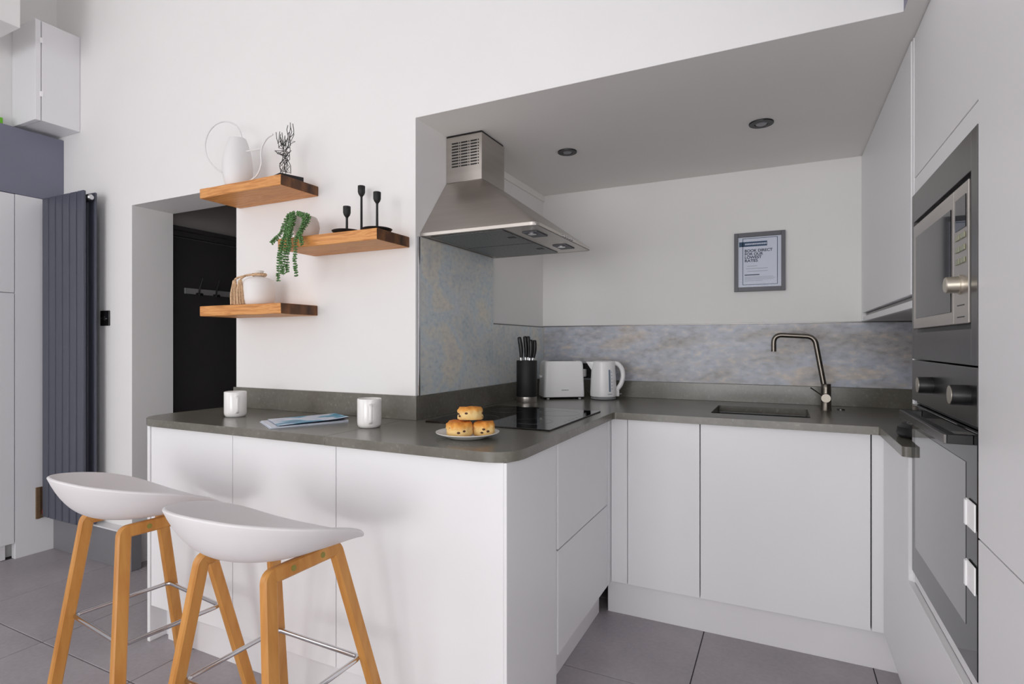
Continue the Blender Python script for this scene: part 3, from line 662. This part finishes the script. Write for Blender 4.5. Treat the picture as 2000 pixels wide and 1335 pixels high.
# wire stag
zb_ = S1Z+.020
p0 = at(546.6, 336.7, z=zb_); p1 = at(591.8, 346.3, z=zb_); bx0 = at(525, 346.7, z=zb_)
stag = thing('stag_sculpture', 'black wire stag head sculpture on a dark base on the top shelf', 'sculpture', (p0.x-.06, 1.70, S1Z))
lv_, rv_ = Vector((-.108, .033, 0)), Vector((.034, .095, 0))
obj('base', slab(bmesh.new(), [p0, p0+rv_, p0+rv_+lv_, p0+lv_], S1Z+.0005, zb_), 'black_matte', stag)
ys = 1.70
wires = {'neck_wire': [[(1125, 790), (1130, 700), (1145, 640), (1165, 580), (1150, 545), (1070, 515), (1065, 500), (1120, 492), (1165, 490), (1215, 500), (1225, 440), (1190, 420), (1165, 470)],
                       [(1222, 790), (1222, 680), (1185, 590), (1165, 650), (1222, 700), (1170, 730), (1222, 785), (1150, 770), (1130, 720), (1160, 660), (1200, 590), (1215, 500)],
                       [(1150, 790), (1160, 700), (1130, 680), (1185, 590), (1200, 540), (1150, 545), (1120, 520), (1185, 500), (1165, 590)],
                       [(1065, 500), (1100, 540), (1160, 560), (1185, 520), (1225, 470)]],
         'antler_wire': [[(1165, 470), (1120, 460), (1100, 400), (1080, 330), (1080, 245)], [(1100, 400), (1115, 330), (1114, 230)], [(1120, 450), (1135, 400), (1150, 320), (1160, 400), (1150, 440)],
                         [(1165, 470), (1185, 400), (1190, 285), (1200, 380), (1190, 440)], [(1210, 430), (1215, 360), (1245, 380), (1275, 345), (1240, 350), (1262, 260), (1268, 190), (1260, 108)],
                         [(1215, 400), (1225, 300), (1230, 210), (1226, 145)], [(1225, 300), (1245, 260), (1262, 240)], [(1085, 345), (1110, 390), (1130, 350)]]}
for nm, ls in wires.items():
    bm = bmesh.new()
    for k, l in enumerate(ls):
        for sgn in (-1, 1):
            pts = zoomp(l, 7.025, 390, 225, y=ys)
            pts = [Vector((p.x, p.y+sgn*(.004+.010*math.sin(i*1.3+k)**2), max(p.z, zb_-.002))) for i, p in enumerate(pts)]
            tube(bm, pts, .0014, 6)
    obj(nm, bm, 'black_plastic', stag)
# trailing plant in a pot
pot_c = Vector((at(598, 440, y=1.70).x, 1.70, S2Z))
pl = thing('trailing_plant', 'pale pot with trailing string-of-beads plant hanging over the middle shelf', 'potted plant', pot_c)
obj('pot', lathe(bmesh.new(), [(0, 0), (.034, 0), (.040, .003), (.050, .03), (.054, .055), (.051, .078), (.043, .096), (.038, .099), (.036, .094), (.044, .07), (.03, .066), (0, .066)], pot_c+Vector((0, 0, .0005)), 40), 'beige_pot', pl, smooth=50)
strands = [[(450, 130), (330, 175), (268, 290), (232, 400), (195, 490), (115, 555), (50, 615)],
           [(400, 150), (345, 300), (300, 450), (235, 590), (190, 720), (172, 850), (165, 1000), (160, 1130), (165, 1240)],
           [(420, 170), (385, 300), (340, 450), (290, 600), (270, 760), (262, 900), (245, 1030), (240, 1145)],
           [(440, 160), (400, 330), (365, 500), (325, 680), (312, 850), (305, 990), (312, 1095)],
           [(455, 130), (545, 170), (585, 260), (545, 390), (525, 500), (540, 600), (545, 650)],
           [(600, 165), (560, 330), (490, 470), (440, 600), (445, 740), (428, 870), (440, 1000), (462, 1165)],
           [(500, 150), (600, 170), (655, 185), (640, 280), (570, 380), (500, 480), (465, 560)],
           [(330, 180), (300, 350), (270, 500), (240, 640), (215, 780), (205, 900), (215, 1020), (225, 1130)],
           [(380, 130), (365, 300), (320, 400), (330, 560), (350, 680), (330, 760)]]
random.seed(3)
for si, st in enumerate(strands):
    bm = bmesh.new(); pts = []
    for i, (px, py) in enumerate(st):
        k = min(1, max(0, (py-130)/420)); y = 1.640-.050*k - .006*(si % 3)
        pts.append(at(525+px/8.34, 400+py/8.34, y=y))
    sp_ = spline(pts, 10); tube(bm, sp_, .0012, 5)
    acc = 0; last = sp_[0]
    nleaf = 0
    for a, b in zip(sp_, sp_[1:]):
        acc += (b-a).length
        if acc > .0082:
            acc = 0; t = (b-a).normalized(); side = t.cross(Vector((0, 1, 0))).normalized(); nleaf += 1
            for s_ in (-1, 1, 0):
                dirv = (side*s_ + Vector((0, -.75 if s_ == 0 else -.25, 0)) + Vector((random.uniform(-.3, .3), random.uniform(-.4, .3), random.uniform(-.2, .4)))).normalized()
                rad = random.uniform(.0042, .0053)
                M4 = Matrix.Translation(b+dirv*.0062) @ Vector((1, 0, 0)).rotation_difference(dirv).to_matrix().to_4x4() @ Matrix.Diagonal((1.3, .95, .7, 1))
                bmesh.ops.create_icosphere(bm, subdivisions=1, radius=rad, matrix=M4)
    obj('trailing_stem', bm, 'leaf', pl, smooth=60)
# candlesticks
for lab, u, y, ztop, rp_ in (('shortest black candlestick, left on the middle shelf', 677.5, 1.672, at(677, 403, y=1.672).z, .058),
                             ('tallest black candlestick, centre of the three on the middle shelf', 706, 1.766, at(706, 363, y=1.766).z, .045),
                             ('medium black candlestick nearest the splashback on the middle shelf', 736.5, 1.690, at(736, 375, y=1.690).z, .058)):
    x = at(u, 430, y=y).x; H = ztop-S2Z
    cs = thing('candlestick', lab, 'candle holder', (x, y, S2Z), group='black candlesticks')
    obj('plate', lathe(bmesh.new(), [(0, 0), (rp_*.55, 0), (rp_*.9, .006), (rp_, .0125), (rp_*.97, .0135), (rp_*.6, .005), (.012, .004), (.008, .006), (0, .006)], (x, y, S2Z+.0005), 40), 'black_matte', cs, smooth=40)
    obj('stem', lathe(bmesh.new(), [(.0062, .004), (.005, .02), (.0045, H-.05), (.005, H-.044)], (x, y, S2Z), 16), 'black_matte', cs, smooth=50)
    obj('cup', lathe(bmesh.new(), [(0, H-.046), (.005, H-.044), (.0115, H-.035), (.0145, H-.026), (.0148, H-.001), (.014, H), (.0115, H), (.011, H-.02), (0, H-.022)], (x, y, S2Z), 24), 'black_matte', cs, smooth=40)
# vase with jute tassel garland
vc = Vector((at(506, 570, y=1.705).x, 1.705, S3Z))
va_ = tag(obj('vase', lathe(bmesh.new(), [(0, 0), (.052, 0), (.060, .006), (.065, .03), (.0665, .065), (.066, .092), (.060, .110), (.046, .120), (.026, .125), (.0195, .129), (.019, .150), (.021, .153), (.018, .153), (.016, .128), (.03, .118), (.055, .10), (.06, .03), (0, .01)], (0, 0, .0005), 48), 'white_matt_ceramic', smooth=50), 'squat white ceramic vase on the lowest shelf', 'vase')
va_.location = vc
ts = thing('jute_tassel', 'natural jute rope with two tassels draped round the white vase neck', 'tassel', vc+Vector((-.07, -.06, 0)))
bm = bmesh.new()
rope = [vc+Vector((.0265*math.cos(a), .0265*math.sin(a), .136)) for a in [PI*.1+2*PI*.055*k for k in range(-2, 19)]]
for ph in (0, PI):
    path = [p+Vector((.0035*math.cos(i*1.1+ph), .002*math.sin(i*1.1+ph), .0035*math.sin(i*1.1+ph))) for i, p in enumerate(spline(rope, 3))]
    tube(bm, path, .0042, 6)
obj('rope', bm, 'jute', ts, smooth=60)
heads = [at(458, 550, y=1.650), at(469, 549, y=1.640)]
bm = bmesh.new()
for hd_ in heads:
    for ph in (0, PI):
        pth = spline([vc+Vector((-.022, -.016, .136)), vc+Vector((-.045, -.03, .132)), hd_+Vector((.006, .004, .014)), hd_], 8)
        tube(bm, [p+Vector((.0028*math.cos(i*1.2+ph), .0015*math.sin(i*1.2+ph), .0028*math.sin(i*1.2+ph))) for i, p in enumerate(pth)], .0034, 6)
obj('cord', bm, 'jute', ts, smooth=60)
random.seed(11)
for hi_, hd_ in enumerate(heads):
    bm = bmesh.new()
    bot = at(455.5 if hi_ == 0 else 468, 598, y=1.636); zbot = S3Z+.0015
    lathe(bm, [(0, -.012), (.0075, -.010), (.0095, -.002), (.007, .006), (0, .008)], hd_, 14)
    for k in range(90):
        a = random.uniform(0, 2*PI); rr = math.sqrt(random.random()); t0 = hd_+Vector((.0075*rr*math.cos(a), .0075*rr*math.sin(a), -.004))
        e = Vector((bot.x+.019*rr*math.cos(a), 1.641+.014*rr*math.sin(a)+.003*hi_, zbot+random.uniform(0, .006)))
        mid = (t0+e)/2+Vector((.006*rr*math.cos(a)+random.uniform(-.002, .002), .004*math.sin(a), 0))
        tube(bm, spline([t0, mid, e], 4), .0017, 4)
    obj('fringe', bm, 'jute', ts, smooth=60)

# ------------------------------------------------------------------ things on the worktop
def mug(label, c, az):
    m = thing('mug', label, 'mug', (c[0], c[1], ZT+.0004), az, 'white mugs on the peninsula')
    R_ = .0435; H = .104
    obj('cup', lathe(bmesh.new(), [(0, .003), (.034, .0), (.038, .001), (R_-.001, .010), (R_, .02), (R_, H-.003), (R_-.0012, H), (R_-.0035, H-.001), (R_-.004, .02), (R_-.009, .008), (0, .007)], (0, 0, 0), 48), 'white_ceramic', m, world=False, smooth=50)
    bm = bmesh.new(); bar(bm, fillet([(R_-.003, 0, H-.019), (R_+.028, 0, H-.019), (R_+.028, 0, .022), (R_-.003, 0, .019)], .020, 8), (0, 1, 0), .0055, .0115, .0018)
    obj('handle', bm, 'white_ceramic', m, world=False, smooth=50)
mug('white mug farther along the peninsula, near the doorway', (-2.058, 1.575), math.atan2(-1.575, 2.058)+.10)
mug('white mug nearer the plate of scones', (-1.356, 1.590), math.atan2(-1.59, 1.356)+.06)
mgz = thing('magazine', 'blue and white magazine lying open-edged on the worktop between the mugs', 'magazine', (-1.665, 1.565, ZT))
A_, B_, C_, D_ = Vector((-1.818, 1.497, 0)), Vector((-1.640, 1.392, 0)), Vector((-1.512, 1.652, 0)), Vector((-1.682, 1.756, 0))
def sheet(name, z, th, lift, mt, ins=0.0):
    bm = bmesh.new(); n = 14; top = []; bot = []
    for i in range(n+1):
        rt, rb = [], []
        for j in range(3):
            s, t = i/n, j/2; s = ins+s*(1-ins); p = (A_*(1-t)+B_*t)*(1-s)+(D_*(1-t)+C_*t)*s
            zz = ZT+z+lift*(math.sin(PI*min(1, s*1.05))**2*.25+s**3)*(.35+.65*t)
            rt.append(bm.verts.new((p.x, p.y, zz+th))); rb.append(bm.verts.new((p.x, p.y, zz)))
        top.append(rt); bot.append(rb)
    for i in range(n):
        for j in range(2):
            bm.faces.new((top[i][j], top[i+1][j], top[i+1][j+1], top[i][j+1])); bm.faces.new((bot[i][j], bot[i][j+1], bot[i+1][j+1], bot[i+1][j]))
        for j in (0, 2): bm.faces.new((top[i][j], top[i+1][j], bot[i+1][j], bot[i][j]))
    for i in (0, n):
        for j in range(2): bm.faces.new((top[i][j], top[i][j+1], bot[i][j+1], bot[i][j]))
    obj(name, bm, mt, mgz, smooth=30)
sheet('back_cover', .0005, .0025, 0, 'magazine_white'); sheet('pages', .0032, .003, .002, 'magazine_white', .02); sheet('inner_page', .0066, .0012, .010, 'magazine_navy', .12); sheet('front_cover', .0090, .0008, .012, 'magazine_cover', .10)
# plate with scones
pc_ = Vector((-.918, 1.553, ZT+.0004))
tag(obj('plate', lathe(bmesh.new(), [(0, .004), (.055, .002), (.060, 0), (.064, .002), (.085, .010), (.103, .0175), (.1035, .0195), (.101, .020), (.082, .0125), (.062, .0065), (0, .006)], (0, 0, 0), 64), 'white_ceramic', smooth=50), 'round white plate holding the scones', 'plate').location = pc_
def scone(label, loc, r, hh, rz, tilt, seed):
    s = thing('scone', label, 'scone', loc, 0, 'fruit scones on the plate'); s.rotation_euler = (tilt[0], tilt[1], rz)
    random.seed(seed); bm = bmesh.new()
    lathe(bm, [(0, 0)]+[(r*.5, 0), (r*.86, .0), (r*.97, .004), (r, .010), (r*1.0, .016), (r*.95, .021), (r*1.0, .026), (r*1.0, hh-.012), (r*.94, hh-.005), (r*.8, hh-.001), (r*.5, hh), (r*.2, hh+.001), (0, hh+.001)], (0, 0, 0), 44)
    for v in bm.verts:
        rad = math.hypot(v.co.x, v.co.y); n = noise.noise(v.co*55+Vector((seed*3.1, 0, 0))); n2 = noise.noise(v.co*130+Vector((0, seed*2.3, 0)))
        if rad > r*.3:
            k = 1+(.11*n+.07*n2); v.co.x *= k; v.co.y *= k
        if v.co.z > hh*.6: v.co.z += .005*n+.0025*n2
    obj('crumb', bm, 'scone', s, world=False, smooth=60)
    for k in range(6):
        a = random.uniform(0, 2*PI); z = random.uniform(.008, hh-.012)
        b2 = bmesh.new(); bmesh.ops.create_icosphere(b2, subdivisions=2, radius=.0043, matrix=Matrix.Translation((r*.975*math.cos(a), r*.975*math.sin(a), z)) @ Matrix.Rotation(a, 4, 'Z') @ Matrix.Diagonal((.6, 1.25, .85, 1)))
        obj('raisin', b2, 'raisin', s, world=False, smooth=60)
fw = Vector((_F.x, _F.y, 0)); rt = Vector((_R.x, _R.y, 0))
zp = Vector((0, 0, .0075))
scone('fruit scone at the left of the plate', pc_+rt*-.026+fw*-.012+zp, .0415, .046, .4, (0, 0), 1)
scone('fruit scone at the right of the plate', pc_+rt*.052+fw*.010+zp, .036, .043, 1.4, (0, 0), 2)
scone('fruit scone resting on top of the other two', pc_+rt*.008+fw*.004+Vector((0, 0, .056)), .041, .042, 2.6, (.05, .10), 3)
# knife block and knives
kb_c = Vector((-1.193, 2.622, ZT+.0004)); KR = .053
kb = thing('knife_block', 'black cylindrical knife block with a steel foot', 'knife block', kb_c)
obj('foot', lathe(bmesh.new(), [(KR-.001, 0), (KR-.0005, .001), (KR-.0005, .030)], kb_c, 48), 'steel', kb, smooth=40)
obj('body', lathe(bmesh.new(), [(KR, .030), (KR+.0008, .032), (KR+.0008, .214), (KR-.0005, .217), (0, .2165)], kb_c, 48), 'black_matte', kb, smooth=40)
ktop = kb_c.z+.217
for i, (lab, dx, dy, hgt, lean) in enumerate((('leftmost black-handled knife in the block', -.030, -.020, .122, -.012), ('second black-handled knife from the left in the block', -.006, .012, .126, -.004), ('tallest middle black-handled knife in the block', .008, .020, .126, 0),
                                              ('black-handled knife at the front right of the block', .014, -.016, .108, .010), ('rightmost short black-handled knife in the block', .031, .006, .106, .016))):
    b0 = kb_c+rt*dx+fw*dy; b0.z = ktop
    kn = thing('knife', lab, 'knife', b0, group='knives in the block')
    up = Vector((0, 0, 1))+rt*lean*6
    obj('bolster', tube(bmesh.new(), [b0+Vector((0, 0, .0006)), b0+up*.016], .0062, 10), 'chrome', kn, smooth=40)
    pts = [b0+up*t*hgt+rt*(.004*math.sin(t*PI*1.1)) for t in (.12, .3, .5, .7, .88, .97, 1.0)]
    obj('handle', tube(bmesh.new(), spline(pts, 3), .008, 12, radii=[.0082+.0036*math.sin(PI*min(1, k/17))-(.003 if k > 16 else 0) for k in range(19)]), 'black_plastic', kn, smooth=50)
# toaster
tz = thing('toaster', 'white two-slice toaster between knife block and kettle', 'toaster', (-1.112, 2.912, ZT), math.radians(36))
bm = bmesh.new(); hw, hd2 = .116, .072
ringz = [(.012, 1.0), (.03, 1.0), (.13, .965), (.185, .945), (.198, .93), (.206, .89), (.208, .84)]
rings = []
for z, k in ringz:
    pts = fillet([(-hw*k, -hd2*k, z), (hw*k, -hd2*k, z), (hw*k, hd2*k, z), (-hw*k, hd2*k, z)], .02, 5, closed=True); rings.append([bm.verts.new(p) for p in pts])
for a, b in zip(rings, rings[1:]):
    for i in range(len(a)): j = (i+1) % len(a); bm.faces.new((a[i], a[j], b[j], b[i]))
bm.faces.new(rings[0][::-1]); bm.faces.new(rings[-1])
obj('body', bm, 'white_plastic', tz, world=False, smooth=35)
for y in (-.024, .024): box('slot', -.075, .075, y-.011, y+.011, .2076, .2086, 'black_plastic', tz, bev=0, world=False)
box('base', -.108, .108, -.066, .066, .006, .0122, 'black_plastic', tz, world=False)
for sx in (-.09, .09):
    for sy in (-.055, .055): obj('foot', lathe(bmesh.new(), [(.007, 0.0004), (.008, .0062)], (sx, sy, 0), 12), 'white_plastic', tz, world=False)
box('lever', -.128, -.1135, -.014, .014, .115, .130, 'white_plastic', tz, bev=.003, world=False); box('lettering', -.018, .022, -.0728, -.0715, .048, .0515, 'lettering', tz, bev=0, world=False)
# kettle
kt = thing('kettle', 'white jug kettle with side water gauge', 'kettle', (-.882, 2.955, ZT+.0004), math.radians(26))
obj('power_base', lathe(bmesh.new(), [(.060, 0), (.068, .003), (.068, .010), (.064, .013)], (0, 0, 0), 40), 'lettering', kt, world=False, smooth=40, label='grey power base')
body = obj('body', lathe(bmesh.new(), [(.066, .0135), (.0715, .018), (.0715, .040), (.069, .10), (.0635, .19), (.062, .203), (.058, .207), (.04, .210), (0, .2105)], (0, 0, 0), 56), 'white_plastic', kt, world=False, smooth=35)
bm = bmesh.new(); sec = []
for z, ex, wd in ((.150, .0, .012), (.175, .016, .018), (.198, .031, .020), (.205, .036, .016)):
    sec.append([bm.verts.new((-.060-ex, 0, z)), bm.verts.new((-.052-ex*.35, -wd, z)), bm.verts.new((-.035, -wd, z)), bm.verts.new((-.035, wd, z)), bm.verts.new((-.052-ex*.35, wd, z))])
for a, b in zip(sec, sec[1:]):
    for i in range(5): j = (i+1) % 5; bm.faces.new((a[i], a[j], b[j], b[i]))
bm.faces.new(sec[0][::-1]); bm.faces.new(sec[-1]); obj('spout', bm, 'white_plastic', kt, world=False, smooth=50)
obj('handle', tube(bmesh.new(), spline([(.055, 0, .196), (.080, 0, .192), (.102, 0, .165), (.108, 0, .125), (.098, 0, .085), (.080, 0, .058), (.064, 0, .042)], 6), .0125, 14), 'white_plastic', kt, world=False, smooth=50)
box('handle_foot', .060, .086, -.014, .014, .014, .052, 'white_plastic', kt, bev=.005, seg=2, world=False)
box('switch', .086, .100, -.009, .009, .026, .031, 'lettering', kt, bev=.001, world=False, label='grey switch lever')
az = math.radians(-70)
def gauge(nm, z0, z1, aw, mt, a0):
    bm = bmesh.new(); prev = None
    for k in range(9):
        z = z0+(z1-z0)*k/8; rad = .0722-.0085*max(0, (z-.04))/.163+.0004
        row = [bm.verts.new((rad*math.cos(a0+s), rad*math.sin(a0+s), z)) for s in (-aw, 0, aw)]+[bm.verts.new(((rad-.002)*math.cos(a0+s), (rad-.002)*math.sin(a0+s), z)) for s in (aw, 0, -aw)]
        if prev:
            for i in range(6): j = (i+1) % 6; bm.faces.new((prev[i], prev[j], row[j], row[i]))
        else: bm.faces.new(row[::-1])
        prev = row
    bm.faces.new(prev); obj(nm, bm, mt, kt, world=False, smooth=40)
gauge('water_gauge', .045, .163, .075, 'water_window', az)
for k in range(6): gauge('scale_mark', .058+.018*k, .062+.018*k, .045, 'ink_light', az+.2)
gauge('lettering', .030, .034, .17, 'ink_light', az+.0)

# ------------------------------------------------------------------ bar stools
def make_stool():
    st = thing('bar_stool', 'x', 'stool', (0, 0, 0), 0, 'white shell bar stools')
    a, b = .255, .232
    # moulded shell (local +y faces the counter, the raised back wraps round -y)
    tab = [(0, .825), (30, .813), (60, .793), (90, .766), (105, .746), (120, .716), (135, .687), (150, .668), (165, .660), (180, .657)]
    def rim(deg):
        for (d0, z0), (d1, z1) in zip(tab, tab[1:]):
            if deg <= d1: return z0+(z1-z0)*(deg-d0)/(d1-d0)
        return tab[-1][1]
    bm = bmesh.new(); NR, NA = 20, 80; rings = []
    for i in range(1, NR+1):
        s = (i/NR)**.8; row = []
        for k in range(NA):
            ph = 2*PI*k/NA; deg = math.degrees(ph if ph <= PI else 2*PI-ph)
            zr = sum(rim(min(180, max(0, abs(deg+o)))) if deg+o <= 180 else rim(360-deg-o) for o in (-16, -8, 0, 8, 16))/5
            front = (1-math.cos(ph))/2; e = 4.9-2.2*front
            yy = -b*s*math.cos(ph); zb_p = .682-.10*max(0, yy); zb_r = .682-.10*max(0, -b*math.cos(ph))
            z = zb_p+(zr-zb_r)*s**e
            if front > .7: z -= .006*((front-.7)/.3)*max(0, (s-.88)/.12)**2
            sc = s*(1-.05*(1-s)*(1-front))
            row.append(bm.verts.new((a*sc*math.sin(ph), -b*sc*math.cos(ph), z)))
        rings.append(row)
    c0 = bm.verts.new((0, 0, .683))
    for k in range(NA): bm.faces.new((c0, rings[0][k], rings[0][(k+1) % NA]))
    for r0, r1 in zip(rings, rings[1:]):
        for k in range(NA): j = (k+1) % NA; bm.faces.new((r0[k], r1[k], r1[j], r0[j]))
    bmesh.ops.recalc_face_normals(bm, faces=bm.faces[:])
    o = obj('seat', bm, 'seat_plastic', st, world=False, smooth=80)
    if o.data.polygons[0].normal.z < 0: o.data.flip_normals()
    sd = o.modifiers.new('solid', 'SOLIDIFY'); sd.thickness = .010; sd.offset = -1
    bv = o.modifiers.new('bevel', 'BEVEL'); bv.width = .0035; bv.segments = 3; bv.limit_method = 'ANGLE'; bv.angle_limit = math.radians(50)
    tx_, bx_, zt_ = .127, .234, .653
    TY, BY = {-1: .108, 1: .112}, {-1: .176, 1: .245}
    W_, T_ = .037, .024
    for sx in (-1, 1):
        P_ = {sy: (Vector((sx*bx_, sy*BY[sy], 0)), Vector((sx*tx_, sy*TY[sy], zt_))) for sy in (-1, 1)}
        mid = (P_[-1][1]+P_[1][1])/2
        nrm = (P_[1][1]-P_[-1][1]).cross(P_[1][0]-P_[1][1]).normalized()
        if nrm.x*sx < 0: nrm = -nrm
        for sy in (-1, 1):       # each leg bends over into its half of the rail under the seat
            path = fillet([P_[sy][0], P_[sy][1], mid], .016, 6)
            obj('leg', bar(bmesh.new(), path, nrm, W_, T_), 'bamboo', st, world=False, smooth=25)
        for f in (.30, .74):
            p = P_[-1][1].lerp(P_[1][1], f); q_ = p+nrm*(T_/2-.001)
            obj('bolt_cap', lathe(bmesh.new(), [(.0075, 0), (.0075, .002), (0, .0025)], q_, 16, axis=tuple(nrm)), 'bolt', st, world=False, smooth=40)
    zr_ = .333; f = zr_/zt_
    lx = bx_+(tx_-bx_)*f-.012; lb, lf = BY[-1]+(TY[-1]-BY[-1])*f-.012, BY[1]+(TY[1]-BY[1])*f-.012
    ring = fillet([(-lx, -lb, zr_), (lx, -lb, zr_), (lx, lf, zr_), (-lx, lf, zr_)], .02, 5, closed=True)
    obj('footrest', tube(bmesh.new(), ring, .0068, 12, closed=True), 'chrome', st, world=False, smooth=60)
    return st
st = make_stool()
st['label'] = 'white shell stool with wooden legs, nearer to the camera'
st.location = (-1.243, 1.056, 0); st.rotation_euler = (0, 0, -.02)
dup(st, (-1.895, 1.105, 0), -.11, label='white shell stool with wooden legs, farther left beside the radiator')
